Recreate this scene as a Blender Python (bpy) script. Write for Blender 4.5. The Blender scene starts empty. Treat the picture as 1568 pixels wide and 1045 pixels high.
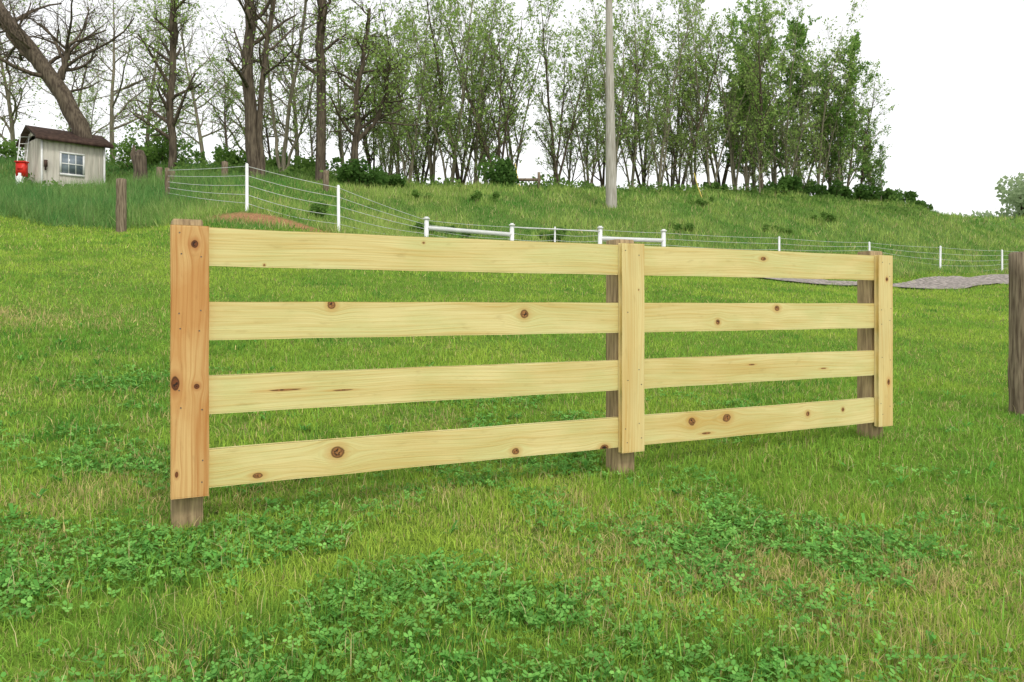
import bpy, math, random
import numpy as np
from mathutils import Vector
rnd = random.Random(7)
rs = np.random.RandomState(11)
scene = bpy.context.scene
col = scene.collection

def lin(r, g, b):
    f = lambda c: (c/255/12.92) if c/255 <= 0.04045 else ((c/255+0.055)/1.055)**2.4
    return (f(r), f(g), f(b))

# ------------------------------------------------------------------ terrain
CP = np.array([
 (0,0,0),(-3,0,.02),(3,0,.05),(0,-10,-.4),(-15,-5,.2),(15,-5,-.2),
 (-1.5,3.85,.215),(.7,5,.235),(2.9,6.2,.265),(4.72,7.4,.28),(-5,4.5,.42),
 (-7.7,12,1.8),(0,12,1.2),(5.6,12,.75),(9,12,.7),(14,15,.8),
 (-14.1,22,3.73),(-9.8,22,3.5),(-6.66,20,3.2),(-5,22.9,3.48),(0,24,2.88),(0,26.5,3.0),(3,27.2,2.95),(4.78,27,2.85),
 (8.87,26,2.1),(12.7,26,1.9),(21.2,33,2.46),(19.4,36,2.72),(24.6,40,2.94),(10,30,2.75),
 (-7.5,22.6,4.0),(-16.8,30,5.43),(-21.3,36,6.6),(-19,38.5,6.9),(-9.98,30,5.68),(-5.5,30,4.94),(0,31,4.68),
 (4.49,36,5.79),(12.6,37,4.88),(20.7,41,4.76),(30.9,48,4.96),
 (-27,42,9.0),(-17.8,40.5,8.3),(-7.3,40,7.46),(0,42,7.5),(5.2,43,7.5),(15.7,46,7.63),(25.2,50,7.45),(38.5,60,7.8),
 (-27,60,9.2),(-8,58,7.7),(5,62,7.6),(20,70,7.3),(45,90,7.0),
 (-150,150,9),(0,200,6),(150,200,6),(150,50,4.5),(-150,0,5),(-60,-60,0),(60,-60,-1),
 (300,400,6),(-300,400,8),(-300,-60,6),(300,-60,0),(45,40,3.3),(60,20,2)], float)
def _phi(r2): return np.sqrt(r2+4.0)
_n = len(CP)
_A = np.zeros((_n+3,_n+3))
_A[:_n,:_n] = _phi(((CP[:,None,:2]-CP[None,:,:2])**2).sum(-1))
_A[:_n,_n]=1; _A[:_n,_n+1:]=CP[:,:2]; _A[_n:,:_n]=_A[:_n,_n:].T
_W = np.linalg.solve(_A, np.concatenate([CP[:,2],np.zeros(3)]))

def vnoise(x, y, scale, seed=0):
    x = np.asarray(x,float)*scale+seed*17.3; y = np.asarray(y,float)*scale+seed*9.1
    xi=np.floor(x); yi=np.floor(y); fx=x-xi; fy=y-yi
    fx=fx*fx*(3-2*fx); fy=fy*fy*(3-2*fy)
    def h(a,b):
        v=np.sin(a*127.1+b*311.7+seed*74.7)*43758.5453
        return v-np.floor(v)
    return (h(xi,yi)*(1-fx)+h(xi+1,yi)*fx)*(1-fy)+(h(xi,yi+1)*(1-fx)+h(xi+1,yi+1)*fx)*fy

def H(x, y):
    x=np.atleast_1d(np.asarray(x,float)); y=np.atleast_1d(np.asarray(y,float))
    out=np.empty(len(x))
    for i in range(0,len(x),40000):
        a=x[i:i+40000]; b=y[i:i+40000]
        r2=(a[:,None]-CP[None,:,0])**2+(b[:,None]-CP[None,:,1])**2
        out[i:i+40000]=_phi(r2)@_W[:_n]+_W[_n]+_W[_n+1]*a+_W[_n+2]*b
    amp = np.clip((y-20)/10,0,1)
    out += (vnoise(x,y,.9,3)-.5)*(.03+.16*amp) + (vnoise(x,y,.35,4)-.5)*(.04+.3*amp)
    return out
def h1(x,y): return float(H([x],[y])[0])

# ------------------------------------------------------------------ mesh helpers
def build(name, verts, faces_list, mat=None, cols=None, vec=None, link=True, smooth=False):
    me=bpy.data.meshes.new(name)
    verts=np.asarray(verts,np.float32)
    me.vertices.add(len(verts)); me.vertices.foreach_set('co',verts.ravel())
    faces_list=[np.asarray(f,np.int32) for f in faces_list if len(f)]
    loops=np.concatenate([f.ravel() for f in faces_list])
    tot=np.concatenate([np.full(len(f),f.shape[1],np.int32) for f in faces_list])
    st=np.concatenate([[0],np.cumsum(tot)[:-1]]).astype(np.int32)
    me.loops.add(len(loops)); me.loops.foreach_set('vertex_index',loops)
    me.polygons.add(len(tot)); me.polygons.foreach_set('loop_start',st); me.polygons.foreach_set('loop_total',tot)
    if smooth: me.polygons.foreach_set('use_smooth',np.ones(len(tot),bool))
    if cols is not None:
        a=me.attributes.new('col','FLOAT_COLOR','POINT')
        c=np.ones((len(verts),4),np.float32); c[:,:3]=cols; a.data.foreach_set('color',c.ravel())
    if vec is not None:
        a=me.attributes.new('grain','FLOAT_VECTOR','POINT'); a.data.foreach_set('vector',np.asarray(vec,np.float32).ravel())
    me.update(calc_edges=True); me.validate()
    if mat: me.materials.append(mat)
    ob=bpy.data.objects.new(name,me)
    if link: col.objects.link(ob)
    return ob

def empty(name, loc=(0,0,0)):
    e=bpy.data.objects.new(name,None); e.location=loc; col.objects.link(e); e.empty_display_size=.2
    return e

class MB:
    def __init__(s): s.v=[]; s.q=[]; s.t=[]; s.n=0
    def add(s,v,q=None,t=None):
        v=np.asarray(v,float)
        if q is not None and len(q): s.q.append(np.asarray(q)+s.n)
        if t is not None and len(t): s.t.append(np.asarray(t)+s.n)
        s.v.append(v); s.n+=len(v)
    def box(s,c,sx,sy,sz,rot=0.):
        x,y,z=sx/2,sy/2,sz/2
        v=np.array([(a,b,d) for a in(-x,x) for b in(-y,y) for d in(-z,z)])
        R=np.array([[math.cos(rot),-math.sin(rot),0],[math.sin(rot),math.cos(rot),0],[0,0,1]])
        s.add(v@R.T+np.array(c),[(0,1,3,2),(4,6,7,5),(0,4,5,1),(2,3,7,6),(0,2,6,4),(1,5,7,3)])
    def tube(s,p,r,k=6,cap=True):
        p=np.asarray(p,float); r=np.asarray(r,float)*np.ones(len(p))
        n=len(p); d=np.gradient(p,axis=0); d/=np.linalg.norm(d,axis=1)[:,None]+1e-9
        ref=np.array([0.3,0.9,0.1]) if abs(d[0,2])>.6 else np.array([0,0,1.])
        a=np.cross(d,ref); a/=np.linalg.norm(a,axis=1)[:,None]+1e-9; b=np.cross(d,a)
        th=np.arange(k)*2*math.pi/k
        v=p[:,None,:]+r[:,None,None]*(a[:,None,:]*np.cos(th)[None,:,None]+b[:,None,:]*np.sin(th)[None,:,None])
        i=np.arange(n-1)[:,None]*k; j=np.arange(k)[None,:]; j2=(j+1)%k
        q=np.stack([i+j,i+j2,i+k+j2,i+k+j],-1).reshape(-1,4)
        v=v.reshape(-1,3); t=None
        if cap:
            v=np.vstack([v,p[0],p[-1]]); c0=n*k; c1=c0+1
            jj=np.arange(k); t=np.vstack([np.stack([jj,(jj+1)%k,np.full(k,c0)],-1),np.stack([(n-1)*k+jj,(n-1)*k+(jj+1)%k,np.full(k,c1)],-1)])
        s.add(v,q,t)
    def obj(s,name,mat,**kw):
        fl=[]
        if s.q: fl.append(np.vstack(s.q))
        if s.t: fl.append(np.vstack(s.t))
        return build(name,np.vstack(s.v),fl,mat,**kw)

# ------------------------------------------------------------------ materials
def newmat(name):
    m=bpy.data.materials.new(name); m.use_nodes=True
    nt=m.node_tree; p=nt.nodes['Principled BSDF']; return m,nt,p
def N(nt,t,**kw):
    n=nt.nodes.new(t)
    for k,v in kw.items(): setattr(n,k,v)
    return n
def noise_mat(name,c1,c2,scale=5,rough=.8,stretch=(1,1,1),bump=0.,detail=6,lo=.35,hi=.65,spec=.3):
    m,nt,p=newmat(name); L=nt.links.new
    tc=N(nt,'ShaderNodeTexCoord'); mp=N(nt,'ShaderNodeMapping'); mp.inputs['Scale'].default_value=stretch
    L(tc.outputs['Object'],mp.inputs[0])
    no=N(nt,'ShaderNodeTexNoise'); no.inputs['Scale'].default_value=scale; no.inputs['Detail'].default_value=detail
    L(mp.outputs[0],no.inputs['Vector'])
    cr=N(nt,'ShaderNodeValToRGB'); cr.color_ramp.elements[0].position=lo; cr.color_ramp.elements[1].position=hi
    cr.color_ramp.elements[0].color=(*c1,1); cr.color_ramp.elements[1].color=(*c2,1)
    L(no.outputs[0],cr.inputs[0]); L(cr.outputs[0],p.inputs['Base Color'])
    p.inputs['Roughness'].default_value=rough; p.inputs['Specular IOR Level'].default_value=spec
    if bump:
        b=N(nt,'ShaderNodeBump'); b.inputs['Strength'].default_value=bump; b.inputs['Distance'].default_value=.02
        L(no.outputs[0],b.inputs['Height']); L(b.outputs[0],p.inputs['Normal'])
    return m
def leaf_mat(name,trans=.35):
    m,nt,p=newmat(name); L=nt.links.new
    nt.nodes.remove(p)
    at=N(nt,'ShaderNodeAttribute'); at.attribute_name='col'
    df=N(nt,'ShaderNodeBsdfDiffuse'); L(at.outputs['Color'],df.inputs['Color'])
    tr=N(nt,'ShaderNodeBsdfTranslucent'); mx=N(nt,'ShaderNodeMixShader'); mx.inputs[0].default_value=trans
    L(at.outputs['Color'],tr.inputs['Color'])
    L(df.outputs[0],mx.inputs[1]); L(tr.outputs[0],mx.inputs[2])
    L(mx.outputs[0],nt.nodes['Material Output'].inputs['Surface'])
    return m
M_grass=leaf_mat('grass_blade',.3); M_leaf=leaf_mat('tree_leaf',.5)

def wood_mat(name, pale, tan, knotc, halo, rough=.62, ring=.2, alt=None):
    alt=alt or pale
    m,nt,p=newmat(name); L=nt.links.new
    at=N(nt,'ShaderNodeAttribute'); at.attribute_name='grain'
    sp=N(nt,'ShaderNodeSeparateXYZ'); L(at.outputs['Vector'],sp.inputs[0])
    def comb(su,sq):
        a=N(nt,'ShaderNodeMath',operation='MULTIPLY'); a.inputs[1].default_value=su; L(sp.outputs[0],a.inputs[0])
        b=N(nt,'ShaderNodeMath',operation='MULTIPLY'); b.inputs[1].default_value=sq; L(sp.outputs[1],b.inputs[0])
        c=N(nt,'ShaderNodeCombineXYZ'); L(a.outputs[0],c.inputs[0]); L(b.outputs[0],c.inputs[1]); return c
    def noi(c,d=4,sc=1):
        n=N(nt,'ShaderNodeTexNoise'); n.inputs['Scale'].default_value=sc; n.inputs['Detail'].default_value=d
        L(c.outputs[0],n.inputs['Vector']); return n
    def MR(src,a,b,c,d):
        n=N(nt,'ShaderNodeMapRange'); L(src.outputs[0],n.inputs[0])
        for k,v in zip((1,2,3,4),(a,b,c,d)): n.inputs[k].default_value=v
        return n
    def MIX(fac,a,b):
        n=N(nt,'ShaderNodeMixRGB'); L(fac.outputs[0],n.inputs[0])
        for k,s_ in((1,a),(2,b)):
            if isinstance(s_,tuple): n.inputs[k].default_value=(*s_,1)
            else: L(s_.outputs[0],n.inputs[k])
        return n
    n1=noi(comb(2.2,120)); n2=noi(comb(.8,9),2); n3=noi(comb(.7,7),2)
    n4=noi(comb(14,60),3); n6=noi(comb(2.5,5),5); n7=noi(comb(9,30),6)
    w=N(nt,'ShaderNodeMath',operation='MULTIPLY_ADD'); L(n3.outputs[0],w.inputs[0]); w.inputs[1].default_value=30
    qf=N(nt,'ShaderNodeMath',operation='MULTIPLY'); L(sp.outputs[1],qf.inputs[0]); qf.inputs[1].default_value=260
    L(qf.outputs[0],w.inputs[2])
    si=N(nt,'ShaderNodeMath',operation='SINE'); L(w.outputs[0],si.inputs[0])
    s2=MR(si,.3,1,0,ring); a1=MR(n1,.45,.75,0,.5); a2=MR(n2,.42,.8,0,.75)
    ad=N(nt,'ShaderNodeMath',operation='ADD'); L(s2.outputs[0],ad.inputs[0]); L(a1.outputs[0],ad.inputs[1])
    ad2=N(nt,'ShaderNodeMath',operation='ADD',use_clamp=True); L(ad.outputs[0],ad2.inputs[0]); L(a2.outputs[0],ad2.inputs[1])
    bl=MIX(MR(n6,.4,.62,0,1),pale,alt)
    mx=MIX(ad2,bl,tan)
    # dull weathered flecks
    mx=MIX(MR(n7,.6,.78,0,.35),mx,tuple(c*.62 for c in tan))
    nd=N(nt,'ShaderNodeMath',operation='MULTIPLY_ADD'); L(n4.outputs[0],nd.inputs[0]); nd.inputs[1].default_value=.7; L(sp.outputs[2],nd.inputs[2])
    m2=MIX(MR(nd,1.1,2.6,.7,0),mx,halo)
    m3=MIX(MR(nd,1.1,1.4,1,0),m2,knotc)
    n5=noi(comb(60,60),2)
    # dark bark ring round the knot, paler heart with cracks
    ring_=MR(nd,.95,1.2,0,1); ring2=MR(nd,1.2,1.4,1,0)
    rr_=N(nt,'ShaderNodeMath',operation='MULTIPLY'); L(ring_.outputs[0],rr_.inputs[0]); L(ring2.outputs[0],rr_.inputs[1])
    km=N(nt,'ShaderNodeMath',operation='MULTIPLY'); L(MR(nd,.75,1.15,1,0).outputs[0],km.inputs[0]); L(MR(n5,.46,.56,.0,1).outputs[0],km.inputs[1])
    km2=N(nt,'ShaderNodeMath',operation='MAXIMUM'); L(km.outputs[0],km2.inputs[0])
    rs_=N(nt,'ShaderNodeMath',operation='MULTIPLY'); L(rr_.outputs[0],rs_.inputs[0]); rs_.inputs[1].default_value=.8; L(rs_.outputs[0],km2.inputs[1])
    m4=MIX(km2,m3,(.03,.015,.010))
    L(m4.outputs[0],p.inputs['Base Color']); p.inputs['Roughness'].default_value=rough; p.inputs['Specular IOR Level'].default_value=.25
    b=N(nt,'ShaderNodeBump'); b.inputs['Strength'].default_value=.35; b.inputs['Distance'].default_value=.003
    L(ad2.outputs[0],b.inputs['Height']); b.invert=True; L(b.outputs[0],p.inputs['Normal'])
    return m
M_rail=wood_mat('new_pine_board',lin(231,215,154),lin(206,174,102),lin(168,116,68),lin(200,150,82),alt=lin(216,208,144))
M_trimA=wood_mat('orange_pine_board',lin(224,184,124),lin(184,122,64),lin(120,68,38),lin(172,102,54),ring=.3,alt=lin(208,154,94))
M_trimB=wood_mat('pine_trim_board',lin(231,210,148),lin(208,168,98),lin(150,95,50),lin(204,146,82),alt=lin(222,203,144))
M_post=noise_mat('treated_post_wood',lin(132,112,84),lin(184,160,122),scale=9,stretch=(6,6,.6),bump=.4)
M_postold=noise_mat('weathered_post_wood',lin(88,74,60),lin(150,134,112),scale=8,stretch=(6,6,.5),bump=.6,rough=.9)
M_bark=noise_mat('bark',lin(68,58,48),lin(112,100,84),scale=3,stretch=(4,4,.7),bump=.5,rough=.95)
M_barkg=noise_mat('grey_bark',lin(104,98,82),lin(150,142,120),scale=3,stretch=(4,4,.7),bump=.4,rough=.95)
M_white=noise_mat('white_vinyl',lin(222,224,222),lin(236,236,234),scale=4,rough=.4)
M_pole=noise_mat('utility_pole_wood',lin(150,143,130),lin(196,190,180),scale=5,stretch=(5,5,.3),rough=.85)
M_metal=noise_mat('nail_steel',lin(90,85,80),lin(120,112,104),scale=40,rough=.5)
M_wire=noise_mat('fence_wire',lin(190,195,190),lin(215,218,215),scale=8,rough=.5)

# ------------------------------------------------------------------ zones
EX=np.array([-40,-14,-9.8,-8,-6.7,-5,0,4.8,8.9,12.7,21,30,60]); EY=np.array([23,22,21.8,20.8,20,22.0,23.6,26.2,27.6,27.8,35,42,60.])
def lawn_edge(x): return np.interp(x,EX,EY)+(vnoise(x,0*np.asarray(x),.8,77)-.5)*1.0
ROAD=np.array([(1.2,27.0),(3.0,26.6),(6,26.0),(9,25.7),(12.5,26.0),(17,29.0),(21.5,32.6),(30,38.5),(45,46),(70,56)])
RW=1.15
def road_d(x,y):
    d=np.full(len(x),1e9)
    for (a,b),(c,e) in zip(ROAD[:-1],ROAD[1:]):
        t=np.clip(((x-a)*(c-a)+(y-b)*(e-b))/((c-a)**2+(e-b)**2),0,1)
        d=np.minimum(d,np.hypot(x-a-t*(c-a),y-b-t*(e-b)))
    return d
def dirt(x,y):
    return np.exp(-(((x+7.0)/1.5)**2+((y-21.7)/.75)**2))+.8*np.exp(-(((x+5.6)/.9)**2+((y-21.9)/.4)**2))
FD=np.array([4.375,2.25]); FL=np.linalg.norm(FD); FD/=FL; FN=np.array([-FD[1],FD[0]]); F0=np.array([-1.535,3.8])
SM_=2.58
def fpt(s,t): return F0+s*FD+t*FN
POSTS=[fpt(s,.13) for s in (0,SM_,4.92)]+[np.array([4.77,7.4])]
def bare(x,y):
    b=np.zeros(len(x))
    for p_ in POSTS: b+=np.exp(-((x-p_[0])**2+(y-p_[1])**2)/.022)
    return np.clip(b,0,1)

# ground sheet
xs=np.unique(np.concatenate([np.linspace(-320,-40,25),np.arange(-40,50,.45),np.linspace(50,320,25)]))
ys=np.unique(np.concatenate([np.linspace(-80,-4,12),np.arange(-4,65,.45),np.linspace(65,420,30)]))
GX,GY=np.meshgrid(xs,ys); gx=GX.ravel(); gy=GY.ravel(); gz=H(gx,gy)
nx=len(xs); i=np.arange(len(ys)-1)[:,None]*nx+np.arange(nx-1)[None,:]
q=np.stack([i,i+1,i+1+nx,i+nx],-1).reshape(-1,4)
lawn=np.array(lin(104,130,48)); hill=np.array(lin(100,128,60)); dr=np.array(lin(166,124,88))
f=np.clip((gy-lawn_edge(gx))/1.0,0,1)[:,None]; dd=np.clip(dirt(gx,gy)*1.6-.3,0,1)[:,None]
gc=(lawn*(1-f)+hill*f)*(1-dd)+dr*dd
m,nt,p=newmat('ground_turf'); L=nt.links.new
at=N(nt,'ShaderNodeAttribute'); at.attribute_name='col'
tc=N(nt,'ShaderNodeTexCoord'); no=N(nt,'ShaderNodeTexNoise'); no.inputs['Scale'].default_value=22; no.inputs['Detail'].default_value=8; L(tc.outputs['Object'],no.inputs['Vector'])
mr=N(nt,'ShaderNodeMapRange'); L(no.outputs[0],mr.inputs[0]); mr.inputs[1].default_value=.3; mr.inputs[2].default_value=.7; mr.inputs[3].default_value=.45; mr.inputs[4].default_value=1.2
mm=N(nt,'ShaderNodeVectorMath',operation='SCALE'); L(at.outputs['Color'],mm.inputs[0]); L(mr.outputs[0],mm.inputs['Scale'])
L(mm.outputs[0],p.inputs['Base Color']); p.inputs['Roughness'].default_value=.95; p.inputs['Specular IOR Level'].default_value=.1
bb=N(nt,'ShaderNodeBump'); bb.inputs['Strength'].default_value=.6; bb.inputs['Distance'].default_value=.05; L(no.outputs[0],bb.inputs['Height']); L(bb.outputs[0],p.inputs['Normal'])
build('ground',np.stack([gx,gy,gz],-1),[q],m,cols=gc,smooth=True)

# gravel road
rp=[]
for (a,b),(c,e) in zip(ROAD[:-1],ROAD[1:]):
    for t in np.linspace(0,1,10,endpoint=False): rp.append((a+t*(c-a),b+t*(e-b)))
rp=np.array(rp); 
for _ in range(12): rp[1:-1]=(rp[:-2]+2*rp[1:-1]+rp[2:])/4
d=np.gradient(rp,axis=0); d/=np.linalg.norm(d,axis=1)[:,None]; nn=np.stack([-d[:,1],d[:,0]],-1)
K=9; off=np.linspace(-RW,RW,K)
jit=1+.15*(vnoise(np.arange(len(rp)),np.zeros(len(rp)),.7,5)-.5)
P=rp[:,None,:]+nn[:,None,:]*off[None,:,None]*jit[:,None,None]
P=P.reshape(-1,2); Z=H(P[:,0],P[:,1])+.05
i=np.arange(len(rp)-1)[:,None]*K+np.arange(K-1)[None,:]
q=np.stack([i,i+1,i+1+K,i+K],-1).reshape(-1,4)
M_grav=noise_mat('gravel',lin(104,98,92),lin(170,160,152),scale=9,rough=.95,bump=.6,detail=10,lo=.36,hi=.64)
build('gravel_road',np.column_stack([P,Z]),[q],M_grav,smooth=True)

# ------------------------------------------------------------------ grass
def blades(x,y,h,w,c,lean=.6,tri=False):
    n=len(x); z=H(x,y)-.004
    a=rs.rand(n)*2*math.pi; sx=np.cos(a)*w/2; sy=np.sin(a)*w/2
    b=rs.rand(n)*2*math.pi; l=h*lean*rs.rand(n)*1.2; lx=np.cos(b)*l; ly=np.sin(b)*l
    hz=np.sqrt(np.maximum(h*h-l*l*.7,(.3*h)**2))
    if tri:
        v=np.stack([np.stack([x-sx,y-sy,z],-1),np.stack([x+sx,y+sy,z],-1),np.stack([x+lx,y+ly,z+hz],-1)],1)
        return v.reshape(-1,3),None,np.arange(n*3).reshape(-1,3),np.repeat(c,3,0)
    v=np.stack([np.stack([x-sx,y-sy,z],-1),np.stack([x+sx,y+sy,z],-1),
                np.stack([x+lx*.3+sx*.85,y+ly*.3+sy*.85,z+hz*.6],-1),np.stack([x+lx*.3-sx*.85,y+ly*.3-sy*.85,z+hz*.6],-1),
                np.stack([x+lx,y+ly,z+hz],-1)],1)
    i=np.arange(n)[:,None]*5
    return v.reshape(-1,3),i+np.array([0,1,2,3]),i+np.array([3,2,4]),np.repeat(c,5,0)
C=lambda *a: np.array(lin(*a))
def lawn_col(x,y):
    n=len(x)
    n1=vnoise(x,y,.55,1)*.6+vnoise(x,y,1.7,2)*.4; n2=vnoise(x,y,.9,6)*.5+vnoise(x,y,4.5,7)*.5; n3=vnoise(x,y,.25,8)
    r=rs.rand(n)
    g1=C(134,176,70); g2=C(174,200,84); g3=C(92,148,60); st=C(216,200,138)
    t=np.clip(n1*2.0-.6+(r-.5)*.9+(n3-.5)*.6+.3*np.clip((y-6)/8,0,1),0,1)[:,None]
    c=g1*(1-t)+g2*t
    t=(np.clip(n2*2.4-1.0,0,1)*(rs.rand(n)<.75))[:,None]; c=c*(1-t)+g3*t
    dry=np.clip((vnoise(x,y,1.1,12)*.5+vnoise(x,y,3.5,13)*.5-.5)*2.2,0,1)*.5*np.clip(1.3-y/12,.2,1)+.06
    dry+= .6*np.exp(-(((x+5.6)/1.0)**2+((y-9.2)/.7)**2))+.4*np.exp(-(((x-.9)/.5)**2+((y-3.5)/.5)**2))+.4*np.exp(-(((x-2.0)/.7)**2+((y-3.3)/.5)**2))
    s=(rs.rand(n)<dry)[:,None]; c=np.where(s,st*(.6+.5*rs.rand(n))[:,None],c)
    return c*(.66+.62*rs.rand(n))[:,None]
V=[];Q=[];T=[];CC=[];off=0
def push(r):
    global off
    v,qq,tt,c=r
    if qq is not None: Q.append(qq+off)
    T.append(tt+off); V.append(v); CC.append(c); off+=len(v)
def sample(y0,y1,dens,k=.75,pad=.8):
    area=(y1-y0)*2*(k*(y0+y1)/2+pad); n=int(area*dens*1.1)
    y=np.sqrt(y0*y0+rs.rand(n)*(y1*y1-y0*y0)); x=(rs.rand(n)*2-1)*(k*y+pad)
    return x,y
for y0,y1,dn,w,h,tri in [(1.4,3,9000,.0032,.052,False),(3,5,6200,.0042,.05,False),(5,9,2700,.0062,.052,False),(9,15,1000,.011,.06,True),(15,30,320,.02,.075,True),(28,44,90,.035,.09,True)]:
    x,y=sample(y0,y1,dn)
    k=(y<lawn_edge(x)+.3)&(road_d(x,y)>RW-.05-.35*rs.rand(len(x))**2)&(bare(x,y)<rs.rand(len(x))*1.4); x=x[k];y=y[k]
    tall=vnoise(x,y,1.3,21)*.35+vnoise(x,y,7,22)*.65
    hh=h*(.45+.9*rs.rand(len(x)))*(.4+1.3*tall)
    push(blades(x,y,hh,w*(.7+.6*rs.rand(len(x))),lawn_col(x,y),1.0,tri))
for s in (0,SM_,4.92):
    c0=fpt(s,.12); n=200; a=rs.rand(n)*6.28; r=.08+.14*rs.rand(n)
    x=c0[0]+np.cos(a)*r; y=c0[1]+np.sin(a)*r
    push(blades(x,y,.03+.06*rs.rand(n),.005+0*x,lawn_col(x,y)*.9,.9))
x,y=sample(1.8,12,40)
push(blades(x,y,.08+.06*rs.rand(len(x)),.006+0*x,np.tile(C(134,184,78),(len(x),1))*(.7+.6*rs.rand(len(x)))[:,None],1.1))
x,y=sample(1.8,8,60)
push(blades(x,y,.07+.07*rs.rand(len(x)),.003+0*x,np.tile(C(218,204,152),(len(x),1)),1.4))
fl=[np.vstack(Q),np.vstack(T)]
build('lawn_grass',np.vstack(V),fl,M_grass,cols=np.vstack(CC))

# tall meadow grass on the hill
V=[];Q=[];T=[];CC=[];off=0
for y0,y1,dn,w,h in [(18,26,220,.022,.26),(26,36,130,.03,.28),(36,52,70,.045,.30),(52,75,12,.10,.35)]:
    x,y=sample(y0,y1,dn,.72,1)
    k=(y>lawn_edge(x)-.1)&(road_d(x,y)>RW+.1)&(dirt(x,y)<.35+.4*rs.rand(len(x))); x=x[k];y=y[k]
    n1=vnoise(x,y,.35,31)*.45+vnoise(x,y,1.4,32)*.55; r=rs.rand(len(x))
    lf=np.clip((-8-x)/4,0,1)
    t=np.clip(n1*2.4-.65+(r-.5)*.5-.3*lf,0,1)[:,None]
    c=C(96,146,64)*(1-t)+C(168,190,102)*t
    s=(rs.rand(len(x))<.1)[:,None]; c=np.where(s,C(194,188,132),c)
    blue=lf[:,None]*.6; c=c*(1-blue)+C(96,142,86)*blue
    c=c*(.68+.58*rs.rand(len(x)))[:,None]
    hh=h*(.4+.9*rs.rand(len(x)))*(.3+1.3*n1)*(1+.7*lf*(y<34))
    push(blades(x,y,hh,w*(.6+.8*rs.rand(len(x))),c,.7,True))
build('meadow_grass',np.vstack(V),[np.vstack(T)],M_grass,cols=np.vstack(CC))

# clover and broad-leaved weeds in the foreground
x,y=sample(1.7,7.5,2300)
mask=vnoise(x,y,1.0,41)*.30+vnoise(x,y,2.9,42)*.38+vnoise(x,y,9,43)*.10+.22*rs.rand(len(x))+.07*np.clip((3.8-y)/1.3,-1,1)-.08*np.clip((x-1.0),-0.3,1)
k=(mask>.595)&(bare(x,y)<.3); x=x[k];y=y[k];n=len(x)
z=H(x,y)+.012+.036*rs.rand(n)
cv=(C(100,160,74)+(C(140,194,98)-C(100,160,74))*rs.rand(n)[:,None])*(.65+.55*rs.rand(n))[:,None]
V=[];F=[];CC=[];a0=rs.rand(n)*6.28; L0=.008+.011*rs.rand(n); tx=(rs.rand(n)-.5)*1.3; ty=(rs.rand(n)-.5)*1.3
o=0
for kx in range(3):
    a=a0+kx*2.094
    def pt(u,v):
        dx=np.cos(a)*u-np.sin(a)*v; dy=np.sin(a)*u+np.cos(a)*v
        return np.stack([x+dx*L0,y+dy*L0,z+(dx*tx+dy*ty)*L0+.1*u*L0],-1)
    v=np.stack([pt(0.05,0),pt(.55,-.46),pt(1.1,-.3),pt(1.15,.3),pt(.55,.46)],1).reshape(-1,3)
    V.append(v);F.append(np.arange(n*5).reshape(-1,5)+o);o+=n*5;CC.append(np.repeat(cv,5,0))
build('clover_patch',np.vstack(V),F,M_grass,cols=np.vstack(CC))
mv=[];mf=[];mc=[];o=0
for _ in range(110):
    yy=rnd.uniform(2.2,9); xx=rnd.uniform(-.66,.66)*yy; zz=h1(xx,yy); kk=rnd.randint(5,10); cc=C(108,170,78)*rnd.uniform(.7,1.1)
    for j in range(kk):
        a=rnd.uniform(0,6.28); Ln=rnd.uniform(.04,.09); w=rnd.uniform(.005,.010); up=rnd.uniform(.4,1.2)
        ca,sa=math.cos(a),math.sin(a)
        pts=[]
        for t,ww in((0,.3),(.35,.8),(.7,1),(1,.1)):
            r=t*Ln; hz=up*Ln*math.sin(t*2.0)*.6
            pts+= [(xx+ca*r-sa*w*ww,yy+sa*r+ca*w*ww,zz+hz+.01),(xx+ca*r+sa*w*ww,yy+sa*r-ca*w*ww,zz+hz+.01)]
        mv+=pts
        for s in range(3): mf.append((o+2*s,o+2*s+1,o+2*s+3,o+2*s+2))
        mc+=[cc*rnd.uniform(.8,1.2)]*8; o+=8
build('weed_rosettes',np.array(mv),[np.array(mf)],M_grass,cols=np.array(mc))

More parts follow.
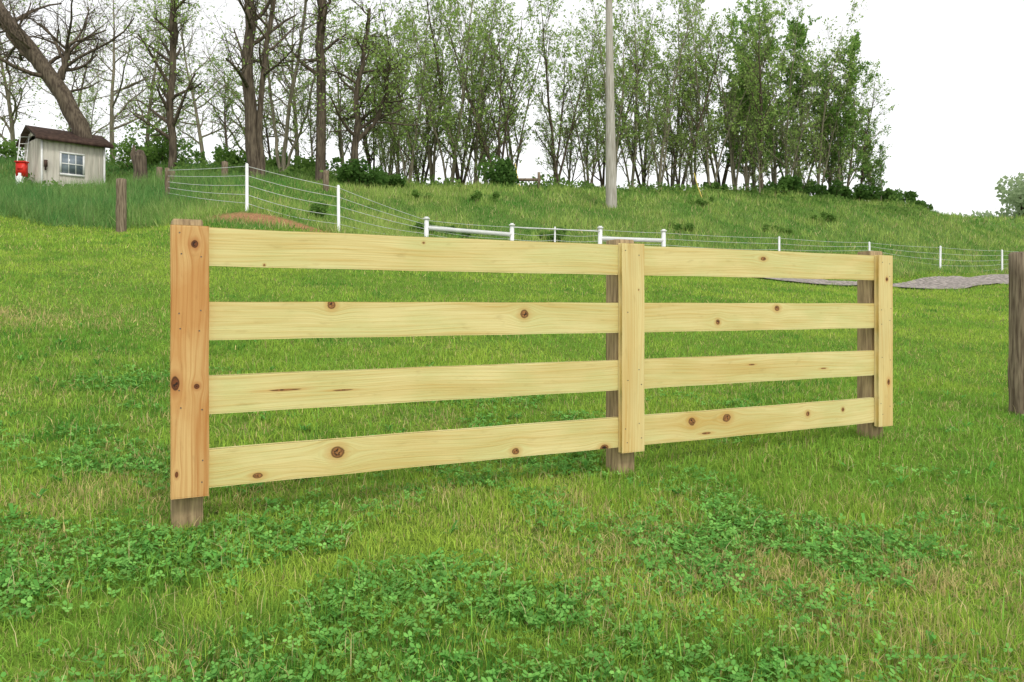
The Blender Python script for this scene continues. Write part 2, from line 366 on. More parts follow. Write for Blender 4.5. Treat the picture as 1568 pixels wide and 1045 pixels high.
# ------------------------------------------------------------------ board fence
fence=empty('board_fence')
ang=math.atan2(FD[1],FD[0])
def board(name,u0,u1,v0,v1,t0,t1,mat,knots=(),vertical=False,seed=0,step=.005,bow=0.):
    nu=int((u1-u0)/step)+1; nv=int((v1-v0)/step)+1
    u=np.linspace(u0,u1,nu); v=np.linspace(v0,v1,nv); U,Vv=np.meshgrid(u,v,indexing='ij')
    qv=Vv.copy()+ .012*np.sin(U*1.7+seed)+.006*np.sin(U*4.1+seed*2)
    kd=np.full(U.shape,6.0)
    for (ku,kv,r,el) in knots:
        du=(U-ku); dv=(Vv-kv)
        qv-= np.tanh(dv/r*1.3)*r*1.5*np.exp(-(du/(3.2*r*el))**2-(dv/(3.5*r))**2)
        kd=np.minimum(kd,np.sqrt((du/(r*el))**2+(dv/r)**2))
    g=np.stack([U+seed*7.3,qv+seed*3.1,kd],-1).reshape(-1,3)
    edge=np.zeros(U.shape); edge[0,:]=edge[-1,:]=edge[:,0]=edge[:,-1]=.0025
    wv=Vv+bow*np.sin((U-u0)/(u1-u0)*math.pi)+.0008*np.sin(U*9+seed)
    def w(t):
        a,b=(wv,U) if vertical else (U,wv)
        xy=F0[None,None,:]+a[...,None]*FD+t[...,None]*FN
        return np.concatenate([xy,b[...,None]],-1).reshape(-1,3)
    fr=w(t0+edge); bk=w(np.full(U.shape,t1))
    i=np.arange(nu-1)[:,None]*nv+np.arange(nv-1)[None,:]
    qf=np.stack([i,i+1,i+1+nv,i+nv],-1).reshape(-1,4); o=nu*nv
    qb=qf[:,::-1]+o
    per=np.concatenate([np.arange(nv),np.arange(1,nu)*nv+nv-1,(nu-1)*nv+np.arange(nv-2,-1,-1),np.arange(nu-2,0,-1)*nv])
    p2=np.roll(per,-1); qs=np.stack([per,p2,p2+o,per+o],-1)
    ob=build(name,np.vstack([fr,bk]),[qf,qb,qs],mat,vec=np.vstack([g,g]))
    ob.parent=fence; return ob
tops=[1.682,1.320,.960,.602]; RH=.188
kn1=[[(1.20,.155,.006,1.3),(.35,.012,.006,1)],
     [(.69,.172,.022,1),(1.83,.12,.026,1.1)],
     [(.45,.10,.005,18),(.75,.085,.004,16)],
     [(.72,.12,.032,1.15),(.318,.035,.015,1.8),(1.77,.035,.021,1.2),(2.39,.005,.02,1.5)]]
kn2=[[(3.71,.13,.014,1.8)],
     [(3.30,.06,.018,1),(3.84,.15,.020,1.2)],
     [(3.6,.12,.005,6),(4.3,.07,.005,6)],
     [(3.08,.125,.028,1.0),(3.38,.13,.027,1.3),(4.14,.11,.018,1.0),(4.50,.12,.014,1),(3.2,.04,.007,6)]]
for i,tp in enumerate(tops):
    b=tp-RH
    board(f'rail_near_{i+1}',-.07,SM_-.004,b,tp,.041,.069,M_rail,[(a,b+c,r,e) for a,c,r,e in kn1[i]],seed=i+1,bow=(-.002,.001,.001,.002)[i])
    board(f'rail_far_{i+1}',SM_+.004,4.985,b,tp,.041,.069,M_rail,[(a,b+c,r,e) for a,c,r,e in kn2[i]],seed=i+11,bow=(.002,-.001,.002,-.002)[i])
board('face_board_a',.384,1.684,-.085,.085,0,.04,M_trimA,[(1.596,.02,.016,1.2),(.914,.03,.013,1),(.93,-.065,.018,2),(.5,-.06,.007,2)],True,21)
board('face_board_b',.384,1.690,SM_-.086,SM_+.086,0,.04,M_trimB,[(1.4,SM_+.04,.004,1.5)],True,22)
board('face_board_c',.384,1.684,4.92-.08,4.92+.08,0,.04,M_trimB,[(1.50,4.93,.012,1.2),(.72,4.95,.015,1.5)],True,23)
for j,s in enumerate((0,SM_,4.92)):
    mb=MB(); c=fpt(s-.003,.071+.07); g=h1(*c)
    hw=.07; R=np.array([[math.cos(ang),-math.sin(ang)],[math.sin(ang),math.cos(ang)]])
    oct_=np.array([(-hw,-hw+.012),(-hw+.012,-hw),(hw-.012,-hw),(hw,-hw+.012),(hw,hw-.012),(hw-.012,hw),(-hw+.012,hw),(-hw,hw-.012)])
    lv=[(g-.3,1),(g+.1,1.0),(1.0,.99),(1.708,.985),(1.720,.93)]
    vs=np.vstack([np.column_stack([(oct_*k)@R.T+c,np.full(8,z)]) for z,k in lv])
    qs=[(a*8+b_,a*8+(b_+1)%8,(a+1)*8+(b_+1)%8,(a+1)*8+b_) for a in range(4) for b_ in range(8)]
    mb.add(vs,qs); ob=mb.obj(f'post_{j+1}',M_post); 
    cap=build(f'post_top_{j+1}',vs[-8:],[np.arange(8)[None,:]],M_post)
    ob.parent=fence; cap.parent=fence
mb=MB()
for s in (0,SM_,4.92):
    for tp in tops:
        for ds,dz in((-.05,-.05),(.052,-.055),(-.048,-.14),(.05,-.145)):
            if rnd.random()<.25: continue
            c=fpt(s+ds+rnd.uniform(-.012,.012),0); z=tp+dz+rnd.uniform(-.02,.02)
            a=np.array([c[0],c[1],z]); nv=np.array([FN[0],FN[1],0])
            mb.tube([a-nv*.0015,a+nv*.002],[.0036,.0036],8)
ob=mb.obj('nail_heads',M_metal); ob.parent=fence

# ------------------------------------------------------------------ round posts
def round_post(name,x,y,h,r,mat=M_postold,k=10,seed=0):
    g=h1(x,y); mb=MB(); rr=random.Random(seed+int(x*100)); n=9
    zz=np.linspace(-.3,h,n); p=np.array([(x+rr.uniform(-.006,.006),y,g+z) for z in zz])
    p=np.vstack([p,p[-1]+[0,0,.015]])
    r_=np.array([r*(1.06-.1*i/n)*rr.uniform(.96,1.04) for i in range(n)]+[r*.8])
    mb.tube(p,r_,k); o=mb.obj(name,mat); return o
round_post('weathered_fence_post',4.74,7.4,1.49,.11,k=14)
for (x,y,h,r) in [(-10.3,21,1.38,.13),(-14.6,33,.85,.12),(-11.9,33,.95,.13),(-7.7,33,.85,.12),(-13.2,31,.6,.1),(-11.9,27.5,1.0,.08)]:
    round_post('weathered_fence_post',x,y,h,r)
mb=MB(); g=h1(-15.9,34)
mb.tube([(-15.9,34,g-.3),(-15.9,34,g+.1),(-15.85,34,g+.9),(-15.9,34,g+1.5),(-15.86,34,g+1.8)],[.42,.33,.27,.28,.12],10)
mb.tube([(-16.0,34,g+1.1),(-16.15,33.95,g+1.6),(-16.1,33.95,g+2.0)],[.14,.12,.04],7)
mb.obj('tree_stump',M_bark)

# ------------------------------------------------------------------ electric fence
ef=empty('wire_fence')
PTS=[(-11.9,27.5,None,.0),(-7.52,22.6,5.34,.045),(-4.99,22.9,4.77,.045),(-2.68,25,4.02,.075),(0,26,3.92,.075),(1.43,26.5,3.93,.03),(2.99,27,3.93,.075),(5.23,27.5,3.87,.075),(10.06,30,3.91,.04),(14.8,33,3.95,.04),(19.36,36,4.01,.045),(24.6,40,4.12,.045),(30.5,44.5,4.3,.045),(38,50,4.7,.045)]
mb=MB(); tp=[];bs=[]
for x,y,zt,r in PTS:
    g=h1(x,y); zt=zt if zt else g+1.0
    ln=rnd.uniform(-.03,.03)
    if r>0: mb.tube([(x-ln,y,g-.2),(x,y,zt-.03),(x,y,zt)],[r,r,r*.5],8)
    tp.append((x,y,zt)); bs.append(g)
    if r>.07: mb.box((x,y,zt+.01),.19,.19,.04); mb.box((x,y,zt+.045),.11,.11,.05)
ob=mb.obj('white_posts',M_white); ob.parent=ef
mb=MB()
for k in range(len(PTS)-1):
    a=np.array(tp[k]);b=np.array(tp[k+1]);ha=tp[k][2]-bs[k];hb=tp[k+1][2]-bs[k+1]
    for fr in (.06,.26,.46,.66,.84):
        p=[]; sg=rnd.uniform(.03,.09)
        for t in np.linspace(0,1,7):
            q_=a*(1-t)+b*t; q_[2]-=fr*(ha*(1-t)+hb*t)+sg*math.sin(math.pi*t)*(.4+fr); p.append(q_)
        mb.tube(p,.008 if k<3 else .006,4,False)
ob=mb.obj('wires',M_wire); ob.parent=ef
mb=MB()
mb.tube([(-2.68,25,3.74),(0,26,3.62)],.07,8); mb.tube([(2.99,27,3.58),(5.23,27.5,3.55)],.07,8)
mb.tube([(0,25.95,3.86),(2.99,26.95,3.82)],.02,6)
ob=mb.obj('brace_rails',M_white); ob.parent=ef

# ------------------------------------------------------------------ utility pole
up=empty('utility_pole'); g=h1(4.49,36); mb=MB()
mb.tube([(4.49,36,g-.5),(4.49,36,g),(4.43,36,g+4.6),(4.38,36,g+9.5),(4.35,36,g+12.5)],[.27,.265,.2,.15,.12],14)
ob=mb.obj('shaft',M_pole,smooth=False); ob.parent=up
mb=MB(); mb.box((4.35,35.83,g+12.0),2.4,.1,.12)
for dx in(-1.1,-.4,.4,1.1): mb.tube([(4.35+dx,35.83,g+12.05),(4.35+dx,35.83,g+12.25)],[.04,.05],8)
ob=mb.obj('crossarm',M_pole); ob.parent=up
M_yel=noise_mat('yellow_plastic',lin(205,185,90),lin(225,205,110),scale=5,rough=.5)
for (x,y,dx) in((9.6,42,.45),(0.15,40,.3)):
    g=h1(x,y); mb=MB(); mb.tube([(x+dx,y,g-.1),(x+dx*.4,y,g+.6),(x,y,g+1.3)],[.03,.03,.02],8); mb.obj('guy_wire_guard',M_yel)
mb=MB(); g=h1(.6,40)
mb.box((.7,40,g+.5),1.5,.1,.14,.0); mb.box((0.05,40,g+.3),.12,.12,.7); mb.box((1.35,40,g+.4),.14,.14,.95)
mb.obj('low_wooden_rail',M_postold)

# ------------------------------------------------------------------ shed
shed=empty('garden_shed'); th=math.radians(46)
sx0,sy0=-21.3,36.0; gz0=6.45; SW,SD,SH=2.75,2.5,2.5
e1=np.array([math.cos(th),math.sin(th),0]); e2=np.array([-math.sin(th),math.cos(th),0])
def sp(u,v,z): return np.array([sx0,sy0,gz0])+e1*u+e2*v+np.array([0,0,z])
def sbox(mb,u0,u1,v0,v1,z0,z1):
    v=[sp(a,b,c) for a in(u0,u1) for b in(v0,v1) for c in(z0,z1)]
    mb.add(v,[(0,1,3,2),(4,6,7,5),(0,4,5,1),(2,3,7,6),(0,2,6,4),(1,5,7,3)])
M_shed=noise_mat('shed_siding',lin(192,186,172),lin(214,208,194),scale=3,stretch=(3,3,.4),rough=.8)
M_roof=noise_mat('shed_roof',lin(62,46,40),lin(92,72,62),scale=6,rough=.9)
M_glass=noise_mat('window_glass',lin(100,112,120),lin(150,160,168),scale=2,rough=.15,spec=.6)
M_trimw=noise_mat('white_paint',lin(225,225,220),lin(238,238,234),scale=5,rough=.5)
M_red=noise_mat('red_paint',lin(200,40,30),lin(225,55,40),scale=5,rough=.4)
mb=MB(); RZ=.55
v=[sp(0,0,-.6),sp(SW,0,-.6),sp(SW,SD,-.6),sp(0,SD,-.6),sp(0,0,SH),sp(SW,0,SH),sp(SW,SD,SH),sp(0,SD,SH),sp(0,SD/2,SH+RZ),sp(SW,SD/2,SH+RZ)]
mb.add(v,[(0,1,5,4),(1,2,6,5),(2,3,7,6),(3,0,4,7)],[(4,7,8),(5,9,6)])
for k in range(1,11): sbox(mb,k*SW/11-.012,k*SW/11+.012,-.018,-.001,-.6,SH)
for k in range(1,10): sbox(mb,-.018,-.001,k*SD/10-.012,k*SD/10+.012,-.6,SH)
ob=mb.obj('walls',M_shed); ob.parent=shed
mb=MB(); ov=.28; sl=RZ/(SD/2)
for sgn in(0,1):
    a=-ov if sgn==0 else SD+ov
    pts=[sp(-ov,a,SH-ov*sl),sp(SW+ov,a,SH-ov*sl),sp(SW+ov,SD/2,SH+RZ),sp(-ov,SD/2,SH+RZ)]
    tpz=[p_+np.array([0,0,.12]) for p_ in pts]; low=[p_+np.array([0,0,.012]) for p_ in pts]
    mb.add(low+tpz,[(0,1,2,3),(4,5,6,7),(0,1,5,4),(1,2,6,5),(0,3,7,4)])
sbox(mb,-ov,SW+ov,-ov-.03,-ov-.003,SH-ov*sl-.05,SH-ov*sl+.12)
ob=mb.obj('roof',M_roof); ob.parent=shed
mb=MB()
sbox(mb,0.0,.09,-.03,-.019,-.6,SH-.02); sbox(mb,SW-.09,SW,-.03,-.019,-.6,SH-.02)
wu0,wu1,wz0,wz1=.85,1.75,.95,1.85
for a,b,c,d_ in[(wu0-.08,wu1+.08,wz0-.1,wz0),(wu0-.08,wu1+.08,wz1,wz1+.08),(wu0-.08,wu0,wz0,wz1),(wu1,wu1+.08,wz0,wz1)]: sbox(mb,a,b,-.055,-.02,c,d_)
for k in(1,2): 
    u_=wu0+(wu1-wu0)*k/3; sbox(mb,u_-.02,u_+.02,-.045,-.032,wz0,wz1)
z_=(wz0+wz1)/2; sbox(mb,wu0,wu1,-.049,-.046,z_-.025,z_+.025)
ob=mb.obj('trim_and_window_frame',M_trimw); ob.parent=shed
mb=MB(); sbox(mb,wu0,wu1,-.03,-.02,wz0,wz1); ob=mb.obj('window_glass',M_glass); ob.parent=shed
mb=MB(); sbox(mb,.12,.24,-.16,-.031,1.15,1.45); sbox(mb,.15,.21,-.12,-.031,1.0,1.15); ob=mb.obj('wall_lamp',M_roof); ob.parent=shed
mb=MB(); mb.box((-22.15,36,7.45),.4,.26,.62,.0); mb.box((-22.15,36,7.79),.48,.32,.06,.0); mb.box((-22.15,36.02,6.9),.08,.08,.7); mb.box((-22.15,35.865,7.5),.24,.012,.12); mb.obj('red_box',M_red)
g=h1(-21.75,35.2)
mb=MB(); mb.tube([(-21.75,35.2,g),(-21.75,35.2,g+.45),(-21.75,35.2,g+.52)],[.15,.15,.08],12); mb.tube([(-21.75,35.2,g+.52),(-21.75,35.2,g+.64)],[.06,.06],8); mb.obj('gas_cylinder',M_white)
mb=MB(); g=h1(-22.9,37)
for dx in(0,.42): mb.tube([(-22.95+dx,36.8,g-.1),(-22.95+dx,37.2,g+2.2)],.022,6)
for k in range(7): 
    t=k/7+.08; mb.tube([(-22.95,36.8+.4*t,g-.1+2.3*t),(-22.53,36.8+.4*t,g-.1+2.3*t)],.018,5)
mb.obj('ladder',M_trimw)

# ------------------------------------------------------------------ trees
class Tree:
    def __init__(s,seed): s.mb=MB(); s.r=random.Random(seed); s.leaf=[]
    def vec(s): 
        v=np.array([s.r.gauss(0,1) for _ in range(3)]); return v/np.linalg.norm(v)
    def poly(s,p,d,L,wander,trop,n):
        pts=[p]; 
        for i in range(n):
            d=d+s.vec()*wander+np.array([0,0,trop]); d=d/np.linalg.norm(d)
            p=p+d*L/n; pts.append(p)
        return np.array(pts)
    def branch(s,pts,r0,r1,lv,P):
        n=len(pts); rad=np.linspace(r0,r1,n)
        s.mb.tube(pts,rad,[9,5,3,3,3][min(lv,4)],lv==0)
        if lv>=P['levels']:
            if s.r.random()<P.get('skip',0): return
            for _ in range(P['leaves']):
                t=s.r.uniform(.15,1.05)*(n-1); i=min(int(t),n-2); f=t-i
                s.leaf.append(pts[i]*(1-f)+pts[i+1]*f+s.vec()*P['spread']*s.r.random())
            return
        cnt=P['cnt'][lv]; st=P['start'][lv]
        for j in range(cnt):
            t=st+(1-st)*((j+s.r.random())/cnt); i=min(int(t*(n-1)),n-2); f=t*(n-1)-i
            p=pts[i]*(1-f)+pts[i+1]*f; ax=pts[i+1]-pts[i]; ax/=np.linalg.norm(ax)
            side=np.cross(ax,s.vec()); side/=np.linalg.norm(side)+1e-9
            a=math.radians(s.r.uniform(*P['ang'][lv]))
            d=ax*math.cos(a)+side*math.sin(a)
            ln=P['len'][lv]*s.r.uniform(.5,1.25)*(1-.45*t if lv==0 else 1-.3*t)
            rr=min((r0*(1-t)+r1*t)*.6, P['rad'][lv]*s.r.uniform(.7,1.2)*(1.1-.5*t))
            q_=s.poly(p,d,ln,P['wander'],P['trop'],[5,4,3,2][min(lv,3)])
            s.branch(q_,rr,max(rr*.35,.006),lv+1,P)
    def finish(s,name,bark,lc,lsize,link=False):
        if s.leaf:
            P=np.array(s.leaf); n=len(P); r=np.random.RandomState(s.r.randint(0,9999))
            a=r.randn(n,3); a/=np.linalg.norm(a,axis=1)[:,None]; b=np.cross(a,r.randn(n,3)); b/=np.linalg.norm(b,axis=1)[:,None]
            sz=(lsize*(.5+r.rand(n)))[:,None]
            v=np.stack([P-a*sz*.6,P+b*sz*.36,P+a*sz*.6,P-b*sz*.36],1).reshape(-1,3)
            base=lc[0]+(lc[1]-lc[0])*r.rand(n)[:,None]; base=base*(.75+.5*r.rand(n))[:,None]
            nb=s.mb.n; s.mb.add(v,np.arange(4*n).reshape(-1,4))
        else: n=0; nb=s.mb.n
        qv=np.vstack(s.mb.q); fl=[qv]+([np.vstack(s.mb.t)] if s.mb.t else [])
        V_=np.vstack(s.mb.v); cols=np.ones((len(V_),3))*.1
        if n: cols[nb:]=np.repeat(base,4,0)
        ob=build(name,V_,fl,bark,cols=cols,link=link)
        ob.data.materials.append(M_leaf)
        tot=len(ob.data.polygons); mi=np.zeros(tot,np.int32)
        nq=len(qv); mi[nq-n:nq]=1
        ob.data.polygons.foreach_set('material_index',mi); return ob
LG=(C(134,168,82),C(182,206,122)); LD=(C(106,146,70),C(150,182,98))
def wood_tree(seed,Ht,r,leaves,kind='wood',bark=M_barkg,lc=LG,ls=.1):
    t=Tree(seed)
    if kind=='wood':
        P=dict(levels=3,cnt=[22,6,4],start=[.12,.15,.1],ang=[(18,52),(22,50),(25,60)],len=[Ht*.27,Ht*.11,.55],rad=[.05,.02,.010],wander=.2,trop=.10,leaves=leaves,spread=.18,skip=.2)
    else:
        P=dict(levels=3,cnt=[18,9,6],start=[.2,.15,.1],ang=[(35,75),(30,65),(30,70)],len=[Ht*.48,Ht*.17,.75],rad=[.11,.03,.011],wander=.28,trop=.03,leaves=leaves,spread=.2,skip=.3)
    nst=t.r.choice([1,2,3]) if kind=='wood' else 1
    for k in range(nst):
        aa=t.r.uniform(0,6.28); sp_=.13 if nst>1 else .06
        d=np.array([math.cos(aa)*sp_,math.sin(aa)*sp_,1.]); d/=np.linalg.norm(d)
        pts=t.poly(np.array([0,0,-.3]),d,Ht*(1 if k==0 else t.r.uniform(.65,.95)),.09,.03,9)
        P2=dict(P); P2['cnt']=[P['cnt'][0] if nst==1 else int(P['cnt'][0]/nst)+4]+P['cnt'][1:]
        t.branch(pts,r*(1 if k==0 else .7),r*.1,0,P2)
    return t.finish(f'tree_mesh_{seed}',bark,lc,ls)
tmpl=[wood_tree(101+i,11,r_,l,'wood',M_barkg if i%3 else M_bark,LG,.115) for i,(l,r_) in enumerate([(4,.12),(3,.085),(5,.095),(6,.125),(3,.075),(4,.095),(5,.085),(3,.105)])]
dense=[wood_tree(151+i,10,.11,l,'wood',M_barkg,LD,.14) for i,l in enumerate([12,15,10])]
spare=[wood_tree(171+i,11,.15,l,'spread',M_barkg,LG,.11) for i,l in enumerate([1,2,2])]
def place(t,px,Y,sc,wx=1.0,name='deciduous_tree',rot=None):
    X=px*Y; o=bpy.data.objects.new(name,t.data); o.location=(X,Y,h1(X,Y)-.1); o.rotation_euler=(0,0,rnd.uniform(0,6.28) if rot is None else rot)
    o.scale=(sc*wx,sc*wx,sc); col.objects.link(o)
HP=dict(levels=3,cnt=[18,8,5],start=[.35,.15,.1],ang=[(35,75),(30,65),(30,70)],len=[4.2,1.8,.8],rad=[.13,.04,.013],wander=.26,trop=.04,leaves=1,spread=.2)
def hero(seed,lines,P,bark=M_bark,ls=.11,lc=LG):
    t=Tree(seed)
    for pts,r0,r1 in lines:
        pts=np.array(pts,float); n=14; tt=np.linspace(0,len(pts)-1,n)
        pp=np.stack([np.interp(tt,np.arange(len(pts)),pts[:,k]) for k in range(3)],-1)
        pp[1:-1]+=np.array([[t.r.uniform(-.06,.06)]*3 for _ in range(n-2)])*[1,1,.2]
        t.branch(pp,r0,r1,0,P)
    return t.finish('deciduous_tree',bark,lc,ls,link=True)
g=h1(-20.0,38)
hero(1,[([(-20.0,38,g-.4),(-20.5,38,9.6),(-21.4,38,11.4),(-23.0,38,13.5),(-24.6,38,15.7),(-26.5,38,18.5)],.46,.28),
        ([(-21.7,38,11.8),(-21.5,38.2,12.8),(-21.3,38.3,13.9)],.22,.1),([(-22.3,38,12.6),(-23.6,38,13.6),(-24.4,37.6,15)],.18,.08)],dict(HP,cnt=[9,7,5],leaves=0))
g=h1(-17.1,40)
hero(2,[([(-17.1,40,g-.4),(-17.1,40,g+4),(-17.0,40,g+8),(-17.1,40,g+13)],.2,.12)],dict(HP,cnt=[26,7,4],len=[2.8,1.1,.6],start=[.12,.15,.1],leaves=4))
g=h1(-11.6,36)
hero(3,[([(-11.5,36,g-.4),(-11.75,36,g+1.6),(-11.9,36,g+5),(-11.8,36,g+9),(-12,36,g+13)],.34,.16),
        ([(-11.3,36,g-.2),(-11.35,36,g+3),(-11.2,36,g+5.5),(-10.6,36,g+9),(-10.2,36,g+12)],.15,.08)],dict(HP,cnt=[14,7,4],start=[.4,.15,.1],leaves=1))
g=h1(-11.5,40)
hero(4,[([(-11.5,40,g-.3),(-11.3,40,g+2),(-10.9,40,g+5),(-10.3,40,g+9),(-10,40,g+12)],.12,.05),
        ([(-11.5,40,g-.3),(-11.9,40,g+2),(-12.3,40,g+5),(-12.4,40,g+9)],.1,.04),
        ([(-11.5,40,g-.3),(-10.9,40,g+1.5),(-10.2,40,g+3.2),(-9.6,40.3,g+7)],.08,.04)],dict(HP,cnt=[10,6,4],len=[2.2,1,.5],rad=[.06,.03,.012],leaves=2),M_barkg)
g=h1(-9.1,38)
hero(5,[([(-9.15,38,g-.4),(-9.15,38,g+4),(-9.1,38,g+8),(-9.2,38,g+13)],.25,.18)],dict(HP,cnt=[14,7,4],start=[.4,.15,.1],len=[3.0,1.3,.6],leaves=1))
g=h1(-7.5,38)
hero(6,[([(-7.5,38,g-.4),(-7.55,38,g+1.6),(-7.3,38,g+2.8),(-7.5,38,g+4.2),(-7.1,38,g+6),(-6.8,38,g+8.5)],.2,.08),
        ([(-7.4,38,g+2.2),(-6.6,38,g+3.0),(-6.0,38,g+4.4),(-5.8,38,g+6)],.12,.05)],dict(HP,cnt=[16,7,5],start=[.3,.15,.1],len=[2.8,1.3,.7],leaves=3))
for k,(u,Y,s) in enumerate([(-.50,46,1.0),(-.46,50,1.05),(-.385,48,.95),(-.33,52,1.1),(-.62,52,1.2),(-.27,50,1.1),(-.70,48,1.1),(-.56,56,1.1)]):
    place(spare[k%3],u,Y,s)
for k,(u,Y,s) in enumerate([(-.43,43,.42),(-.36,42,.55),(-.25,44,.7),(-.21,45,.9),(-.30,43,.5),(-.53,44,.5)]): place(tmpl[2+k%3],u,Y,s,1.3)
wl=[(-.175,46,.85),(-.155,48,1.0),(-.13,43,.95),(-.115,48,1.1),(-.10,45,1.0),(-.078,43,1.1),(-.065,46,1.15),(-.045,44,1.05),(-.03,47,1.05),(-.018,43,1.0),(.002,46,1.05),(-.14,52,1.15),
    (.055,45,.95),(.072,50,.8),(.095,46,.95),(.115,49,1.05),(.128,45,1.0),(.15,47,1.05),(.165,51,1.1),(.185,46,1.05),(.20,49,1.1),(.21,47,.9),(.228,48,1.05),(.25,47,1.05),(.262,51,1.15),(.28,48,1.05)]
for k,(u,Y,s) in enumerate(wl): place(tmpl[(k*5+k//3)%8],u,Y,s)
for k,(u,Y,s) in enumerate([(-.16,44,.4),(-.12,46,.45),(-.05,42.5,.35),(.06,44,.4),(.10,44,.4),(.17,45,.4),(.22,46,.45),(.31,46,.45),(.36,48,.45)]): place(tmpl[(k*3+2)%8],u,Y,s,1.2)
cl=[(.295,49,1.0,0),(.315,47,.95,3),(.33,51,1.15,2),(.345,48,1.05,4),(.365,52,1.1,1),(.385,50,1.0,5),(.40,53,.95,0),(.418,51,.85,2),(.435,52,.78,3),(.452,53,.6,1),(.462,51,.35,1),(.305,53,1.15,2),(.35,55,1.15,1),(.41,50,.8,4)]
for u,Y,s,i_ in cl: place(dense[i_] if i_<3 else tmpl[i_],u,Y,s,1.0)

# ------------------------------------------------------------------ shrubs
def shrub(name,x,y,w,h,n,lc,ls=.13,seed=0,dp=2.2):
    r=np.random.RandomState(seed); g=h1(x,y); k=max(5,int(w*5)) if w<8 else 26
    cs=np.column_stack([x+(r.rand(k)-.5)*w,y+(r.rand(k)-.5)*min(w,dp),g+h*(.15+.55*r.rand(k))]); rad=h*(.22+.25*r.rand(k))
    if w>=8: rad*=.55; cs[:,2]+=h*.1*r.rand(k)
    idx=r.randint(0,k,n); d=r.randn(n,3); d/=np.linalg.norm(d,axis=1)[:,None]
    P=cs[idx]+d*(rad[idx]*(.55+.5*r.rand(n)))[:,None]; P[:,2]=np.maximum(P[:,2],g+.02)
    a=r.randn(n,3); a/=np.linalg.norm(a,axis=1)[:,None]; b=np.cross(a,r.randn(n,3)); b/=np.linalg.norm(b,axis=1)[:,None]; sz=(ls*(.5+r.rand(n)))[:,None]
    v=np.stack([P-a*sz*.6,P+b*sz*.4,P+a*sz*.6,P-b*sz*.4],1).reshape(-1,3)
    c=lc[0]+(lc[1]-lc[0])*(.5*r.rand(k)[idx]+.5*r.rand(n))[:,None]
    mb=MB(); mb.add(v,np.arange(4*n).reshape(-1,4))
    for c_ in cs: mb.tube([(x+(c_[0]-x)*.5,c_[1],g-.1),c_],[.02*h,.008*h],4,False)
    V_=np.vstack(mb.v); cc=np.ones((len(V_),3))*np.array(lin(80,70,55)); cc[:4*n]=np.repeat(c,4,0)
    return build(name,V_,[np.vstack(mb.q)],M_leaf,cols=cc)
SD_=(C(72,106,52),C(116,152,76)); SM=(C(94,132,62),C(142,174,90))
for k,(u,Y,w,h,n,lc) in enumerate([(-.19,37,2.0,1.3,2400,SD_),(-.155,38,1.2,.9,1200,SD_),(-.015,40,.9,1.7,1500,SD_),(-.29,42,2.5,1.1,1500,SM),(-.24,43,2.5,1.0,1400,SM),(-.46,42,2.5,1.6,1500,SM),(-.43,43,2,2.4,1300,SM),(-.6,44,6,1.4,3000,SM),(-.36,42.5,2.5,1.0,1300,SM),
    (.34,47,1.8,1.1,1600,SD_),(.37,49,2.0,1.0,1600,SD_),(.40,50,2.0,1.2,1800,SD_),(.43,51,2.4,1.2,2200,SD_),(.46,52,2.0,1.0,1600,SD_),(.485,53,1.8,1.1,1500,SD_),(.505,54,1.8,.9,1400,SD_),(.26,47,1.2,.7,800,SD_)]):
    shrub('shrub',u*Y,Y,w,h,n,lc,.15,k+5)
r=np.random.RandomState(5); n=11000
u=r.uniform(-.62,.52,n); Y=43+ u*11 + r.randn(n)*1.6; X=u*Y; nn_=vnoise(X,Y,.7,51)
hh=np.clip(nn_*1.5-.4,.04,2)*r.rand(n)*.75
P=np.column_stack([X,Y,H(X,Y)+hh]); a=r.randn(n,3); a/=np.linalg.norm(a,axis=1)[:,None]; b=np.cross(a,r.randn(n,3)); b/=np.linalg.norm(b,axis=1)[:,None]; sz=(.15*(.5+r.rand(n)))[:,None]
v=np.stack([P-a*sz*.6,P+b*sz*.4,P+a*sz*.6,P-b*sz*.4],1).reshape(-1,3)
c=SD_[0]+(SM[1]-SD_[0])*(r.rand(n)*.6+.4*nn_)[:,None]
build('undergrowth',v,[np.arange(4*n).reshape(-1,4)],M_leaf,cols=np.repeat(c,4,0))
for k,(x,y,w,h) in enumerate([(-3.2,27,1.0,.5),(-2.0,28,1.0,.5),(1.6,29,1.1,.55),(-6.0,24.4,.8,.5),(7,33,1.2,.45),(12,36,1.4,.4),(-1.2,33,1.2,.4),(9,39,1.6,.45),(16,41,1.6,.4),(-4,34,1.5,.4)]):
    shrub('weed_clump',x,y,w,h,900,SM,.09,k+70)
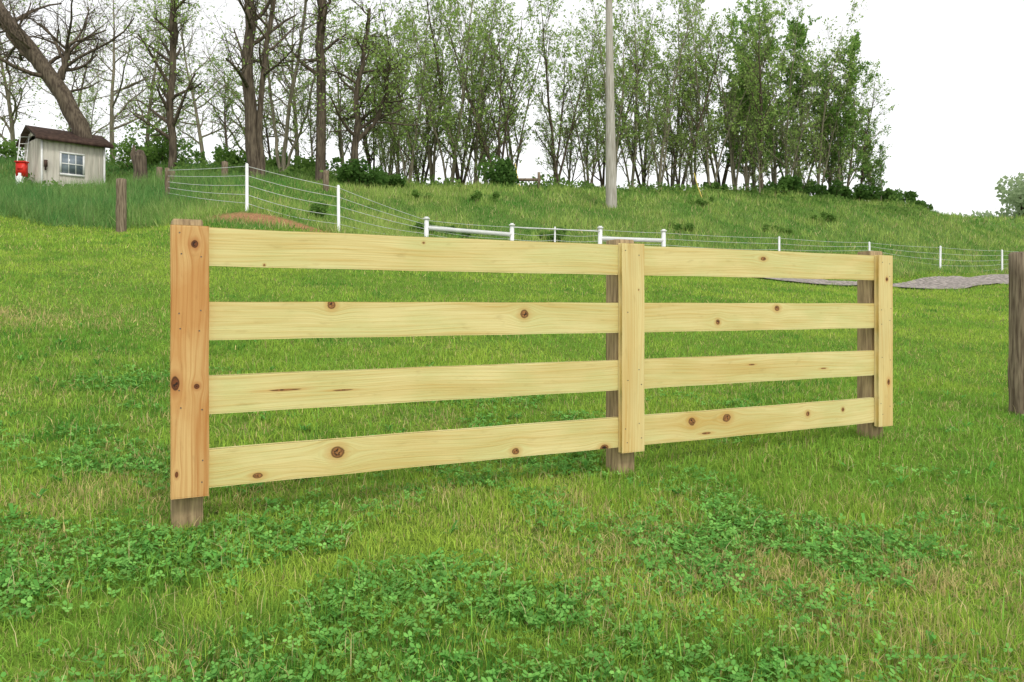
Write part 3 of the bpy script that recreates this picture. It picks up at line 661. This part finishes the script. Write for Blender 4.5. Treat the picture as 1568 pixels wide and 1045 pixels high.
FT=(C(140,160,120),C(176,192,150))
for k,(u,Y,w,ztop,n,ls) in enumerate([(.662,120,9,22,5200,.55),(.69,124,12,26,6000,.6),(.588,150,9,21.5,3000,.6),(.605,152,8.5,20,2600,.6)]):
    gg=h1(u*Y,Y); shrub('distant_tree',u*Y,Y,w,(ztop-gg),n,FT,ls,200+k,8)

# ------------------------------------------------------------------ light
w=bpy.data.worlds.new('World'); scene.world=w; w.use_nodes=True; nt=w.node_tree; L=nt.links.new
bg=nt.nodes['Background']; sky=N(nt,'ShaderNodeTexSky'); sky.sky_type='NISHITA'; sky.sun_disc=False
el=math.radians(52); az=math.radians(150)
sky.sun_elevation=el; sky.sun_rotation=az
hs=N(nt,'ShaderNodeHueSaturation'); hs.inputs['Saturation'].default_value=.25; L(sky.outputs[0],hs.inputs['Color']); L(hs.outputs[0],bg.inputs[0]); bg.inputs[1].default_value=.05
b2=N(nt,'ShaderNodeBackground'); b2.inputs[0].default_value=(1,1,1,1); b2.inputs[1].default_value=.97
ad=N(nt,'ShaderNodeAddShader'); L(bg.outputs[0],ad.inputs[0]); L(b2.outputs[0],ad.inputs[1]); L(ad.outputs[0],nt.nodes['World Output'].inputs[0])
sl=bpy.data.lights.new('sun','SUN'); sl.energy=1.5; sl.angle=math.radians(12); sl.color=(1,.96,.9)
so=bpy.data.objects.new('sun',sl); col.objects.link(so)
dirv=Vector((math.sin(az)*math.cos(el),math.cos(az)*math.cos(el),math.sin(el)))
so.rotation_euler=dirv.to_track_quat('Z','Y').to_euler(); so.location=dirv*50

cam=bpy.data.cameras.new('camera'); co=bpy.data.objects.new('camera',cam); col.objects.link(co)
co.location=(0,0,1.3); co.rotation_euler=(math.radians(90),0,0)
cam.sensor_width=36; cam.lens=36*1220/1568; cam.shift_y=-54/1568; cam.clip_end=3000; cam.clip_start=.05
scene.camera=co
scene.view_settings.view_transform='Standard'; scene.view_settings.look='None'; scene.view_settings.exposure=0
print('verts',sum(len(o.data.vertices) for o in col.objects if o.type=='MESH'))
